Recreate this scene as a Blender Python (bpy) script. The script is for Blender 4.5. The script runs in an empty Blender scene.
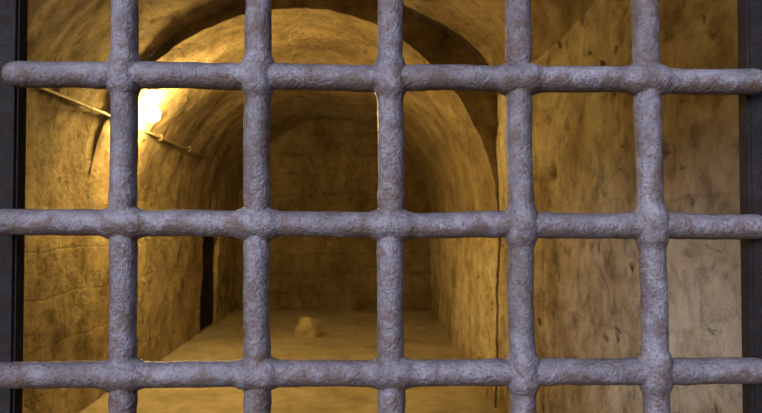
import bpy, bmesh, math, random
from mathutils import Vector, noise
random.seed(4)
sc = bpy.context.scene
sc.view_settings.view_transform = 'Standard'
sc.view_settings.look = 'None'
EYE = 1.5
F = 640.0

# ------------------------------------------------------------ helpers
def link(name, me, mats=(), smooth=True):
    ob = bpy.data.objects.new(name, me)
    sc.collection.objects.link(ob)
    for m in mats: me.materials.append(m)
    if smooth:
        for p in me.polygons: p.use_smooth = True
    return ob

def new_mat(name):
    m = bpy.data.materials.new(name); m.use_nodes = True
    nt = m.node_tree
    b = nt.nodes['Principled BSDF']
    return m, nt, b

def nd(nt, t, **kw):
    n = nt.nodes.new(t)
    for k, v in kw.items():
        if k in n.inputs: n.inputs[k].default_value = v
        else: setattr(n, k, v)
    return n

def ramp(nt, src, stops):
    r = nt.nodes.new('ShaderNodeValToRGB')
    cr = r.color_ramp
    while len(cr.elements) < len(stops): cr.elements.new(0.5)
    for e, (p, c) in zip(cr.elements, stops):
        e.position = p; e.color = (c[0], c[1], c[2], 1) if len(c) == 3 else c
    nt.links.new(src, r.inputs[0])
    return r

def mix(nt, a, b, fac, mode='MIX'):
    m = nt.nodes.new('ShaderNodeMix'); m.data_type = 'RGBA'; m.blend_type = mode
    for s, i in ((a, 6), (b, 7), (fac, 0)):
        if isinstance(s, (int, float)): m.inputs[i].default_value = s
        elif isinstance(s, tuple): m.inputs[i].default_value = (*s, 1)
        else: nt.links.new(s, m.inputs[i])
    return m.outputs[2]

def coords(nt, scale=(1, 1, 1)):
    g = nt.nodes.new('ShaderNodeNewGeometry')
    mp = nt.nodes.new('ShaderNodeMapping'); mp.inputs['Scale'].default_value = scale
    nt.links.new(g.outputs['Position'], mp.inputs[0])
    return mp.outputs[0]

def noise_n(nt, vec, scale, detail=6, rough=0.6, dist=0.0):
    n = nd(nt, 'ShaderNodeTexNoise', Scale=scale, Detail=detail, Roughness=rough, Distortion=dist)
    nt.links.new(vec, n.inputs['Vector'])
    return n.outputs['Fac']

def bump(nt, b, pairs):
    prev = None
    for h, s, d in pairs:
        bn = nt.nodes.new('ShaderNodeBump')
        bn.inputs['Strength'].default_value = s; bn.inputs['Distance'].default_value = d
        nt.links.new(h, bn.inputs['Height'])
        if prev: nt.links.new(prev, bn.inputs['Normal'])
        prev = bn.outputs[0]
    nt.links.new(prev, b.inputs['Normal'])

# ------------------------------------------------------------ materials
def stone_mat(name, dark, mid, light, blocks=0.0, axis='YZ', scratch=0.5, stain=0.4, mot=0.75, rel=1.0, bw=0.75, bh=0.34):
    m, nt, b = new_mat(name)
    v = coords(nt)
    n1 = noise_n(nt, v, 1.5, 10, 0.68, 0.5)
    n2 = noise_n(nt, v, 8, 9, 0.72, 0.3)
    n3 = noise_n(nt, v, 45, 5, 0.7)
    base = ramp(nt, n1, [(0.37, dark), (0.5, mid), (0.63, light)]).outputs[0]
    mott = ramp(nt, n2, [(0.35, (0.4, 0.36, 0.3)), (0.5, (1, 1, 1)), (0.75, (1.25, 1.22, 1.15))]).outputs[0]
    col = mix(nt, base, mott, mot, 'MULTIPLY')
    vs = coords(nt, (1.8, 1.0, 0.8))
    st = noise_n(nt, vs, 1.8, 9, 0.72, 0.4)
    stc = ramp(nt, st, [(0.38, (0.42, 0.34, 0.25)), (0.5, (1, 1, 1)), (0.7, (1.15, 1.15, 1.15))]).outputs[0]
    col = mix(nt, col, stc, stain, 'MULTIPLY')
    vo = nd(nt, 'ShaderNodeTexVoronoi', Scale=4.5, Randomness=1.0)
    wv = nt.nodes.new('ShaderNodeTexNoise'); wv.inputs['Scale'].default_value = 9; wv.inputs['Detail'].default_value = 5; nt.links.new(v, wv.inputs['Vector'])
    va0 = nt.nodes.new('ShaderNodeVectorMath'); va0.operation = 'MULTIPLY_ADD'
    nt.links.new(wv.outputs['Color'], va0.inputs[0]); va0.inputs[1].default_value = (0.16, 0.16, 0.16); nt.links.new(v, va0.inputs[2])
    nt.links.new(va0.outputs[0], vo.inputs['Vector'])
    pit = ramp(nt, vo.outputs['Distance'], [(0.06, (0.14, 0.1, 0.08)), (0.14, (1, 1, 1))]).outputs[0]
    col = mix(nt, col, pit, scratch, 'MULTIPLY')
    gv = nd(nt, 'ShaderNodeTexNoise', Scale=8.0, Detail=10, Roughness=0.75, Distortion=0.3)
    nt.links.new(coords(nt, (1, 0.7, 1.4)), gv.inputs['Vector'])
    gg = ramp(nt, gv.outputs['Fac'], [(0.33, (0.3, 0.25, 0.2)), (0.41, (1, 1, 1))]).outputs[0]
    col = mix(nt, col, gg, scratch, 'MULTIPLY')
    pairs = [(n1, 0.8, 0.12 * rel), (n2, 0.9, 0.06 * rel), (n3, 0.9, 0.014 * rel), (pit, 0.6, 0.025), (gg, 0.7, 0.02 * rel)]
    if blocks > 0:
        g = nt.nodes.new('ShaderNodeNewGeometry')
        sp = nt.nodes.new('ShaderNodeSeparateXYZ'); nt.links.new(g.outputs['Position'], sp.inputs[0])
        cb = nt.nodes.new('ShaderNodeCombineXYZ')
        nt.links.new(sp.outputs['Y' if axis == 'YZ' else 'X'], cb.inputs[0])
        nt.links.new(sp.outputs['Z'], cb.inputs[1])
        wn = nd(nt, 'ShaderNodeTexNoise', Scale=3.0, Detail=5); nt.links.new(g.outputs['Position'], wn.inputs['Vector'])
        va = nt.nodes.new('ShaderNodeVectorMath'); va.operation = 'MULTIPLY_ADD'
        nt.links.new(wn.outputs['Color'], va.inputs[0]); va.inputs[1].default_value = (0.12, 0.12, 0)
        nt.links.new(cb.outputs[0], va.inputs[2])
        br = nt.nodes.new('ShaderNodeTexBrick')
        br.inputs['Scale'].default_value = 1.0; br.inputs['Brick Width'].default_value = bw
        br.inputs['Row Height'].default_value = bh; br.inputs['Mortar Size'].default_value = 0.012
        br.inputs['Mortar Smooth'].default_value = 0.9
        br.inputs['Color1'].default_value = (1, 1, 1, 1); br.inputs['Color2'].default_value = (0.78, 0.76, 0.72, 1)
        br.inputs['Mortar'].default_value = (0.5, 0.46, 0.4, 1)
        nt.links.new(va.outputs[0], br.inputs['Vector'])
        col = mix(nt, col, br.outputs['Color'], blocks, 'MULTIPLY')
        inv = nt.nodes.new('ShaderNodeMath'); inv.operation = 'SUBTRACT'; inv.inputs[0].default_value = 1
        nt.links.new(br.outputs['Fac'], inv.inputs[1])
        pairs.append((inv.outputs[0], blocks, 0.03))
    nt.links.new(col, b.inputs['Base Color'])
    b.inputs['Roughness'].default_value = 0.9
    bump(nt, b, pairs)
    return m

M_left = stone_mat('rough_stone_left', (0.34, 0.28, 0.19), (0.58, 0.5, 0.37), (0.76, 0.68, 0.54), 0.35, 'YZ', 0.5, 0.35, 0.75, 0.9)
M_right = stone_mat('lime_plaster_right', (0.4, 0.33, 0.25), (0.7, 0.63, 0.56), (0.88, 0.85, 0.81), 0.3, 'YZ', 0.95, 0.55, 0.8, 0.7, 1.1, 0.55)
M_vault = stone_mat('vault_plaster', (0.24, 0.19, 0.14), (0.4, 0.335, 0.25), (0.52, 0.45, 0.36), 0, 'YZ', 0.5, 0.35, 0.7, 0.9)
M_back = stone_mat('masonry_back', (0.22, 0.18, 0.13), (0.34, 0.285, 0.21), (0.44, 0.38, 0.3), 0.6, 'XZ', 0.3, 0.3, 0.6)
M_floor = stone_mat('earth_floor', (0.38, 0.35, 0.31), (0.48, 0.45, 0.41), (0.56, 0.53, 0.49), 0, 'YZ', 0.1, 0.15, 0.4, 0.3)
M_rock = stone_mat('rock_stone', (0.5, 0.42, 0.33), (0.65, 0.57, 0.47), (0.78, 0.7, 0.6), 0, 'YZ', 0.0, 0.0, 0.4)

def iron_mat(name, c_dark, c_mid, c_light, rust, rustamt, rough=0.42):
    m, nt, b = new_mat(name)
    v = coords(nt)
    n1 = noise_n(nt, v, 22, 8, 0.7, 0.4)
    n2 = noise_n(nt, v, 320, 5, 0.65)
    n3 = noise_n(nt, v, 700, 3, 0.65)
    col = ramp(nt, n1, [(0.34, c_dark), (0.5, c_mid), (0.66, c_light)]).outputs[0]
    pitc = ramp(nt, n2, [(0.34, (0.45, 0.38, 0.36)), (0.46, (1, 1, 1)), (0.68, (1.2, 1.2, 1.2))]).outputs[0]
    col = mix(nt, col, pitc, 0.75, 'MULTIPLY')
    g = nt.nodes.new('ShaderNodeNewGeometry')
    sp = nt.nodes.new('ShaderNodeSeparateXYZ'); nt.links.new(g.outputs['Normal'], sp.inputs[0])
    nr = noise_n(nt, coords(nt), 38, 8, 0.7, 0.6)
    ma = nt.nodes.new('ShaderNodeMath'); ma.operation = 'MULTIPLY_ADD'
    nt.links.new(sp.outputs['Z'], ma.inputs[0]); ma.inputs[1].default_value = -0.16
    nt.links.new(nr, ma.inputs[2])
    rf = ramp(nt, ma.outputs[0], [(0.5 - rustamt, (0, 0, 0)), (0.66 - rustamt, (0.85, 0.85, 0.85))]).outputs[0]
    col = mix(nt, col, rust, rf)
    nt.links.new(col, b.inputs['Base Color'])
    b.inputs['Metallic'].default_value = 0.3
    rr = ramp(nt, nr, [(0.35, (rough - .06,) * 3), (0.65, (rough + .15,) * 3)]).outputs[0]
    nt.links.new(rr, b.inputs['Roughness'])
    bump(nt, b, [(n1, 0.4, 0.004), (n2, 1.0, 0.0022), (n3, 0.5, 0.0005)])
    return m
M_iron = iron_mat('painted_wrought_iron', (0.125, 0.112, 0.125), (0.195, 0.183, 0.222), (0.29, 0.28, 0.345), (0.12, 0.075, 0.062), 0.03, 0.34)
M_frame = iron_mat('dark_iron_frame', (0.006, 0.005, 0.007), (0.012, 0.009, 0.013), (0.025, 0.02, 0.025), (0.016, 0.008, 0.006), 0.02, 0.7)

def simple(name, col, rough=0.6, metal=0.0):
    m, nt, b = new_mat(name)
    n = noise_n(nt, coords(nt), 30, 5)
    c = ramp(nt, n, [(0.3, tuple(x * 0.6 for x in col)), (0.7, tuple(min(1, x * 1.2) for x in col))]).outputs[0]
    nt.links.new(c, b.inputs['Base Color'])
    b.inputs['Roughness'].default_value = rough; b.inputs['Metallic'].default_value = metal
    return m
M_pipe = simple('galvanised_conduit', (0.4, 0.35, 0.28), 0.6, 0.2)
M_shade = simple('doorway_shade', (0.012, 0.008, 0.005), 0.9)  # near-black colour standing in for the shade inside the doorway
M_lampbody = simple('lamp_housing', (0.25, 0.23, 0.2), 0.5, 0.4)
m, nt, b = new_mat('lamp_glass_lit')
b.inputs['Base Color'].default_value = (1, 0.85, 0.5, 1)
b.inputs['Emission Color'].default_value = (1.0, 0.62, 0.15, 1)
b.inputs['Emission Strength'].default_value = 850
M_glow = m

# ------------------------------------------------------------ room shell
def disp(p):
    a = noise.noise_vector(p * 0.9) * 0.035
    b_ = noise.noise_vector(p * 3.1 + Vector((7, 3, 1))) * 0.018
    c = noise.noise_vector(p * 9.0) * 0.009
    d = noise.noise_vector(p * 22.0) * 0.005
    return p + a + b_ + c + d

def frange(a, b_, n): return [a + (b_ - a) * i / n for i in range(n + 1)]

PITS = [(3.62, 1.77, 0.04, 0.08), (3.3, 1.98, 0.025, 0.05), (2.85, 1.69, 0.022, 0.04), (4.3, 0.7, 0.05, 0.06), (5.0, 0.62, 0.06, 0.1),
        (3.1, 1.2, 0.025, 0.04), (2.5, 1.45, 0.02, 0.03), (3.9, 1.2, 0.03, 0.04), (2.2, 1.75, 0.02, 0.04), (2.7, 2.05, 0.025, 0.04)]
def pit_right(p):
    q = disp(p)
    for d, z, r, h in PITS:
        e = ((p.y - d) ** 2 * 0.6 + (p.z - z) ** 2) / (r * r)
        if e < 4: q.x += h * math.exp(-e * e)
    return q

def sweep(bm, prof, ds, skip=None, fn=disp):
    rows = [[bm.verts.new(fn(Vector((x, d, z)))) for x, z in prof] for d in ds]
    for i in range(len(ds) - 1):
        for j in range(len(prof) - 1):
            if skip:
                cd = (ds[i] + ds[i + 1]) / 2; cz = (prof[j][1] + prof[j + 1][1]) / 2
                if skip(cd, cz): continue
            bm.faces.new((rows[i][j], rows[i][j + 1], rows[i + 1][j + 1], rows[i + 1][j]))

D_M, D_B, D_F = 5.2, 11.0, 0.72
TL, TR, TS, CX, R = -2.3, 1.0, 1.6, -0.65, 1.65
NL, NR, NSL, NSR, NTOP = -2.3, 1.02, 1.6, 2.5, 3.38
NCX = (NL + NR) / 2; NA = (NR - NL) / 2
def near_arc(n=60):
    pts = []
    for i in range(n + 1):
        t = math.pi * i / n
        s = NSL if i <= n / 2 else NSR
        pts.append((NCX - NA * math.cos(t), s + (NTOP - s) * math.sin(t)))
    return pts
def tun_arc(n=90):
    return [(CX - R * math.cos(math.pi * i / n), TS + R * math.sin(math.pi * i / n)) for i in range(n + 1)]
ds_t = frange(D_M, D_B, 174)     # 1/30 m
ds_n = frange(D_F, D_M, 128)
zt = frange(-0.15, TS, 35)
znr = frange(-0.15, NSR, 106)

ND0, ND1, NZ = ds_t[105], ds_t[132], 1.35     # 8.7 .. 9.6
bm = bmesh.new()
sweep(bm, [(TL, z) for z in zt], ds_t, lambda d, z: ND0 < d < ND1 and z < NZ)
sweep(bm, [(NL, z) for z in zt], ds_n)
def strip(bm, A, B):
    a = [bm.verts.new(p) for p in A]; c = [bm.verts.new(p) for p in B]
    for i in range(len(a) - 1): bm.faces.new((a[i], a[i + 1], c[i + 1], c[i]))
def recess(bm, x, d0, d1, ztop, dep, dsl, zsl):
    dl = [d for d in dsl if d0 - 1e-4 < d < d1 + 1e-4]; zl = [z for z in zsl if z < ztop + 1e-4]
    zb = zl[-1]
    b_ = Vector((-dep, 0, 0))
    for d in (dl[0], dl[-1]):
        A = [disp(Vector((x, d, z))) for z in zl]; strip(bm, A, [p + b_ for p in A])
    A = [disp(Vector((x, d, zb))) for d in dl]; strip(bm, A, [p + b_ for p in A])
    for za, zc in zip(zl, zl[1:]):
        strip(bm, [disp(Vector((x, d, za))) + b_ for d in dl], [disp(Vector((x, d, zc))) + b_ for d in dl])
recess(bm, TL, ND0, ND1, NZ, 0.25, ds_t, zt)
me = bpy.data.meshes.new('wall_left'); bm.to_mesh(me); link('wall_left', me, [M_left])

bm = bmesh.new()
sweep(bm, [(TR, z) for z in frange(-0.15, TS, 50)], ds_t)
sweep(bm, [(NR, z) for z in znr], frange(D_F, D_M, 200), None, pit_right)
me = bpy.data.meshes.new('wall_right'); bm.to_mesh(me); link('wall_right', me, [M_right])

bm = bmesh.new()
sweep(bm, tun_arc(), ds_t)
sweep(bm, near_arc(), ds_n)
inner = tun_arc() + [(TR, z) for z in frange(TS, -0.15, 35)][1:]
def outer_of(x, z):
    if z <= TS: return (NL - 0.02, z) if x < CX else (NR + 0.03, z)
    dx, dz = x - CX, z - TS
    t = 1.0
    while t < 2.0:
        X, Z = CX + dx * t, TS + dz * t
        if X < NL or X > NR: break
        s = NSL if X < NCX else NSR
        if Z > s and ((X - NCX) / NA) ** 2 + ((Z - s) / (NTOP - s)) ** 2 > 1: break
        t += 0.002
    return (CX + dx * (t + 0.015), TS + dz * (t + 0.015))
rows = []
for x, z in inner:
    ox, oz = outer_of(x, z)
    rows.append([bm.verts.new(disp(Vector((x + (ox - x) * k / 6, D_M, z + (oz - z) * k / 6)))) for k in range(7)])
for i in range(len(rows) - 1):
    for k in range(6):
        bm.faces.new((rows[i][k], rows[i][k + 1], rows[i + 1][k + 1], rows[i + 1][k]))
me = bpy.data.meshes.new('ceiling'); bm.to_mesh(me); link('ceiling', me, [M_vault])

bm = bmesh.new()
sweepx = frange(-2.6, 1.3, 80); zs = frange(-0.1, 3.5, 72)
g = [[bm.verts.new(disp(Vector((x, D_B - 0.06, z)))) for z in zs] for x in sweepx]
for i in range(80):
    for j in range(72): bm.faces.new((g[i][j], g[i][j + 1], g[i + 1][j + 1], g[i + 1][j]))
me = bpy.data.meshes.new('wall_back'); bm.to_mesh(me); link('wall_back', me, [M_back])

bm = bmesh.new()
fx = frange(-3.0, 1.3, 90); fd = frange(D_F - 0.1, D_B + 0.1, 200)
def fz(x, d):
    p = Vector((x, d, 0))
    return noise.noise(p * 0.8) * 0.03 + noise.noise(p * 3) * 0.008 + noise.noise(p * 11) * 0.003
g = [[bm.verts.new((x, d, fz(x, d))) for d in fd] for x in fx]
for i in range(90):
    for j in range(200): bm.faces.new((g[i][j], g[i + 1][j], g[i + 1][j + 1], g[i][j + 1]))
me = bpy.data.meshes.new('floor'); bm.to_mesh(me); link('floor', me, [M_floor])

# front wall with splayed window opening holding the grille
K = 0.68 / F
def PX(px): return (px - 372) * K
def PZ(py): return EYE - (py - 222) * K
OL, OR_, OB, OT = PX(0) - 0.012, PX(762) + 0.012, PZ(600), PZ(-150)
bm = bmesh.new()
o_front = [(OL, OB), (OR_, OB), (OR_, OT), (OL, OT)]
s = 0.45
o_back = [(OL - s, OB - s), (OR_ + s, OB - s), (OR_ + s, OT + s), (OL - s, OT + s)]
out = [(-2.7, -0.1), (1.4, -0.1), (1.4, 3.75), (-2.7, 3.75)]
def ring(pts, d): return [bm.verts.new((x, d, z)) for x, z in pts]
a = ring(out, 0.72); bb = ring(o_front, 0.72); c = ring(o_back, 1.0); d_ = ring(out, 1.0)
for A, B in ((a, bb), (bb, c), (c, d_), (d_, a)):
    for i in range(4):
        bm.faces.new((A[i], A[(i + 1) % 4], B[(i + 1) % 4], B[i]))
me = bpy.data.meshes.new('wall_front'); bm.to_mesh(me); link('wall_front', me, [M_left], False)

# ------------------------------------------------------------ iron grille
grille = bpy.data.objects.new('iron_window_grille', None); sc.collection.objects.link(grille)
vx = [(124, 126), (257, 258), (391, 391), (519, 522), (648, 657)]
rows_all = [(-74, -68), (74, 80), (222, 227), (373, 371), (521, 517)]
eye_all = ['HHHVV', 'VVVHH', 'HHHVV', 'HHHVV', 'VVVHH']
def vxa(i, y): return vx[i][0] + (vx[i][1] - vx[i][0]) * y / 413
def hya(j, x): return rows_all[j][0] + (rows_all[j][1] - rows_all[j][0]) * x / 762
nodes = {}
for i in range(5):
    for j in range(5):
        x = vxa(i, 200); y = hya(j, x); x = vxa(i, y)
        nodes[i, j] = (x, y)
bm = bmesh.new()
NSEG = 32
def bar(vertical, idx, t0, t1, r0):
    t = t0; seed = idx * 7.3 + (50 if vertical else 0)
    rings_ = []
    while t <= t1 + 0.01:
        wob = 1.6 * noise.noise(Vector((t * 0.012, seed, 0))) + 0.4 * noise.noise(Vector((t * 0.04, seed, 3)))
        rad = r0 * (1 + 0.04 * noise.noise(Vector((t * 0.02, seed, 9))) + 0.015 * noise.noise(Vector((t * 0.07, seed, 5))))
        lat = dep = rad
        for k in range(5):
            n_ = nodes[(idx, k)] if vertical else nodes[(k, idx)]
            pos = n_[1] if vertical else n_[0]
            e = eye_all[k][idx] if vertical else eye_all[idx][k]
            mine = (e == 'V') == vertical
            dd = abs(t - pos)
            if mine:
                g_ = math.exp(-(dd / 18.5) ** 6)
                lat += rad * 0.27 * g_; dep += rad * 0.36 * g_
            else:
                lat += rad * (0.06 * math.exp(-((dd - 27) / 7) ** 2)) - rad * 0.08 * math.exp(-(dd / 14) ** 4)
        endd = min(t - t0, t1 - t)
        if endd < r0:
            q = math.sqrt(max(0.02, 1 - (1 - endd / r0) ** 2)); lat *= q; dep *= q
        if vertical: cx, cy = vxa(idx, t) + wob, t
        else: cx, cy = t, hya(idx, t) + wob
        C = Vector((PX(cx), 0.68, PZ(cy)))
        rr = []
        for s_ in range(NSEG):
            an = 2 * math.pi * s_ / NSEG
            l = math.cos(an) * lat * K; dp = math.sin(an) * dep * K
            off = Vector((l, dp, 0)) if vertical else Vector((0, dp, l))
            rr.append(bm.verts.new(C + off))
        rings_.append(rr)
        t += 2.5
    for A, B in zip(rings_, rings_[1:]):
        for s_ in range(NSEG):
            bm.faces.new((A[s_], A[(s_ + 1) % NSEG], B[(s_ + 1) % NSEG], B[s_]))
    bm.faces.new(rings_[0]); bm.faces.new(list(reversed(rings_[-1])))
for i in range(5): bar(True, i, -140, 590, 13.0)
for j in range(5):
    bar(False, j, 4 if j == 1 else -9, 771, 13.0)
bmesh.ops.recalc_face_normals(bm, faces=bm.faces)
me = bpy.data.meshes.new('forged_bars'); bm.to_mesh(me)
gr = link('forged_bars', me, [M_iron]); gr.parent = grille
rm = gr.modifiers.new('remesh', 'REMESH'); rm.mode = 'VOXEL'; rm.voxel_size = 0.0012; rm.use_smooth_shade = True
sm = gr.modifiers.new('sm', 'SMOOTH'); sm.iterations = 1; sm.factor = 0.5
def dmod(scale, strength, depth=3):
    tx = bpy.data.textures.new('clouds', 'CLOUDS'); tx.noise_scale = scale; tx.noise_depth = depth
    dm = gr.modifiers.new('disp', 'DISPLACE'); dm.texture = tx; dm.texture_coords = 'GLOBAL'; dm.strength = strength; dm.mid_level = 0.5
dmod(0.025, 0.001, 2); dmod(0.0045, 0.0011, 2)

def frame_part(name, x0, x1, z0, z1, parent, y0=0.696, y1=0.718):
    bm = bmesh.new()
    bmesh.ops.create_cube(bm, size=1)
    for v in bm.verts:
        v.co = Vector(((x0 + x1) / 2 + v.co.x * (x1 - x0), (y0 + y1) / 2 + v.co.y * (y1 - y0), (z0 + z1) / 2 + v.co.z * (z1 - z0)))
    bmesh.ops.bevel(bm, geom=bm.edges[:], offset=0.003, segments=3, affect='EDGES')
    me = bpy.data.meshes.new(name); bm.to_mesh(me); ob = link(name, me, [M_frame], False); ob.parent = parent
    return ob
frame_part('stile_1', PX(-40), PX(10), OB - 0.02, OT + 0.02, grille)
frame_part('stile_2', PX(762), PX(800), OB - 0.02, OT + 0.02, grille)
frame_part('rail_1', PX(-40), PX(800), OT - 0.03, OT + 0.02, grille)
frame_part('rail_2', PX(-40), PX(800), OB - 0.02, OB + 0.03, grille)

# ------------------------------------------------------------ lamp
LX, LD, LZ = -1.955, 5.7, 2.46
lamp = bpy.data.objects.new('bulkhead_wall_lamp', None); sc.collection.objects.link(lamp)
ax = Vector((-0.85, 0, 0.52)).normalized()
def ell(name, c, r, mat, parent, seg=32):
    bm = bmesh.new(); bmesh.ops.create_uvsphere(bm, u_segments=seg, v_segments=seg // 2, radius=1)
    for v in bm.verts:
        p = Vector((v.co.x * r[0], v.co.y * r[1], v.co.z * r[2]))
        v.co = Vector(c) + p
    me = bpy.data.meshes.new(name); bm.to_mesh(me); ob = link(name, me, [mat]); ob.parent = parent; return ob
ell('glass_globe', (LX, LD, LZ), (0.065, 0.08, 0.07), M_glow, lamp)
def tube(name, pts, r, mat, parent=None, cyc=False):
    cu = bpy.data.curves.new(name, 'CURVE'); cu.dimensions = '3D'; cu.bevel_depth = r; cu.bevel_resolution = 4; cu.use_fill_caps = True
    s_ = cu.splines.new('POLY'); s_.points.add(len(pts) - 1); s_.use_cyclic_u = cyc
    for p, q in zip(s_.points, pts): p.co = (*q, 1)
    cu.materials.append(mat)
    ob = bpy.data.objects.new(name, cu); sc.collection.objects.link(ob)
    if parent: ob.parent = parent
    return ob
C = Vector((LX, LD, LZ))
tube('backplate', [C + ax * 0.06, C + ax * 0.075], 0.045, M_lampbody, lamp)
tube('mounting_arm', [C + ax * 0.07, C + ax * 0.17], 0.018, M_lampbody, lamp)

cond = bpy.data.objects.new('wall_conduit', None); sc.collection.objects.link(cond)
tube('pipe_run', [(-2.12, 3.4, 2.36), (-2.12, 5.12, 2.36), (-2.12, 5.24, 2.35), (-2.10, 10.9, 2.31)], 0.011, M_pipe, cond)
tube('pipe_drop', [(-2.11, 5.7, 2.33), (-2.07, 5.7, 2.50)], 0.010, M_pipe, cond)
for i, d in enumerate([3.8, 4.8, 6.4, 7.4, 8.6, 9.8]):
    x = -2.11
    tube('clip_%d' % (i + 1), [(x - 0.05, d, 2.32), (x + 0.014, d, 2.32), (x + 0.014, d, 2.37), (x - 0.05, d, 2.37)], 0.005, M_pipe, cond)

dr = bpy.data.objects.new('dark_opening_1', None); sc.collection.objects.link(dr)  # dark panels added across the open doorway, painting in its darkness
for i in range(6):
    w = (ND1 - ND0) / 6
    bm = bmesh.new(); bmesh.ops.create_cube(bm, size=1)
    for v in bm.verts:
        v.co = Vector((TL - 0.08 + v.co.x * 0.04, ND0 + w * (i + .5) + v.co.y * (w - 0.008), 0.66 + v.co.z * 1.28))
    me = bpy.data.meshes.new('shade_panel'); bm.to_mesh(me); o = link('shade_panel_%d' % (i + 1), me, [M_shade], False); o.parent = dr

# ------------------------------------------------------------ rock
RD = 8.45; RX = (308 - 372) / F * RD
bm = bmesh.new(); bmesh.ops.create_icosphere(bm, subdivisions=5, radius=1)
zmin = 9
for v in bm.verts:
    n = v.co.normalized()
    cell = noise.noise(n * 1.3 + Vector((3, 1, 4))) * 0.35 + noise.noise(n * 3) * 0.1 + noise.noise(n * 12) * 0.03
    q = n * (1 + cell)
    for pl in (Vector((0.8, -0.5, 0.4)), Vector((-0.8, -0.2, 0.35)), Vector((0.1, 0.3, 1)), Vector((-0.2, -1, 0.3))):
        pn = pl.normalized(); k = q.dot(pn) - 0.85
        if k > 0: q -= pn * k * 0.85
    q.z = max(q.z, -0.5)
    v.co = Vector((q.x * 0.175, q.y * 0.15, q.z * 0.175))
    zmin = min(zmin, v.co.z)
fzv = fz(RX, RD)
for v in bm.verts: v.co += Vector((RX, RD, fzv - zmin - 0.004))
me = bpy.data.meshes.new('rock'); bm.to_mesh(me); link('rock', me, [M_rock])

# ------------------------------------------------------------ light outside
w = bpy.data.worlds.new('sky'); sc.world = w; w.use_nodes = True
nt = w.node_tree; bg = nt.nodes['Background']
tc = nt.nodes.new('ShaderNodeTexCoord'); sp = nt.nodes.new('ShaderNodeSeparateXYZ')
nt.links.new(tc.outputs['Generated'], sp.inputs[0])
r = ramp(nt, sp.outputs['Z'], [(0.0, (0.06, 0.055, 0.06)), (0.25, (0.32, 0.33, 0.42)), (1.0, (1.25, 1.27, 1.6))])
nt.links.new(r.outputs[0], bg.inputs[0]); bg.inputs[1].default_value = 0.75
sun = bpy.data.lights.new('sun', 'SUN'); sun.energy = 3.6; sun.angle = math.radians(26); sun.color = (0.96, 0.95, 1.0)
so = bpy.data.objects.new('daylight_sun', sun); sc.collection.objects.link(so)
so.rotation_euler = Vector((0.5, 0.85, -0.22)).to_track_quat('-Z', 'Y').to_euler()

# ------------------------------------------------------------ camera
cam = bpy.data.cameras.new('camera'); co = bpy.data.objects.new('camera', cam); sc.collection.objects.link(co)
cam.sensor_width = 36; cam.lens = F / 762 * 36; cam.clip_start = 0.02
co.location = (0, 0, EYE)
yaw = math.atan((381 - 372) / F); pitch = math.atan((222 - 206.5) / F)
co.rotation_euler = (math.pi / 2 + pitch, 0, -yaw)
cam.dof.use_dof = True; cam.dof.focus_distance = 0.68; cam.dof.aperture_fstop = 16
sc.camera = co
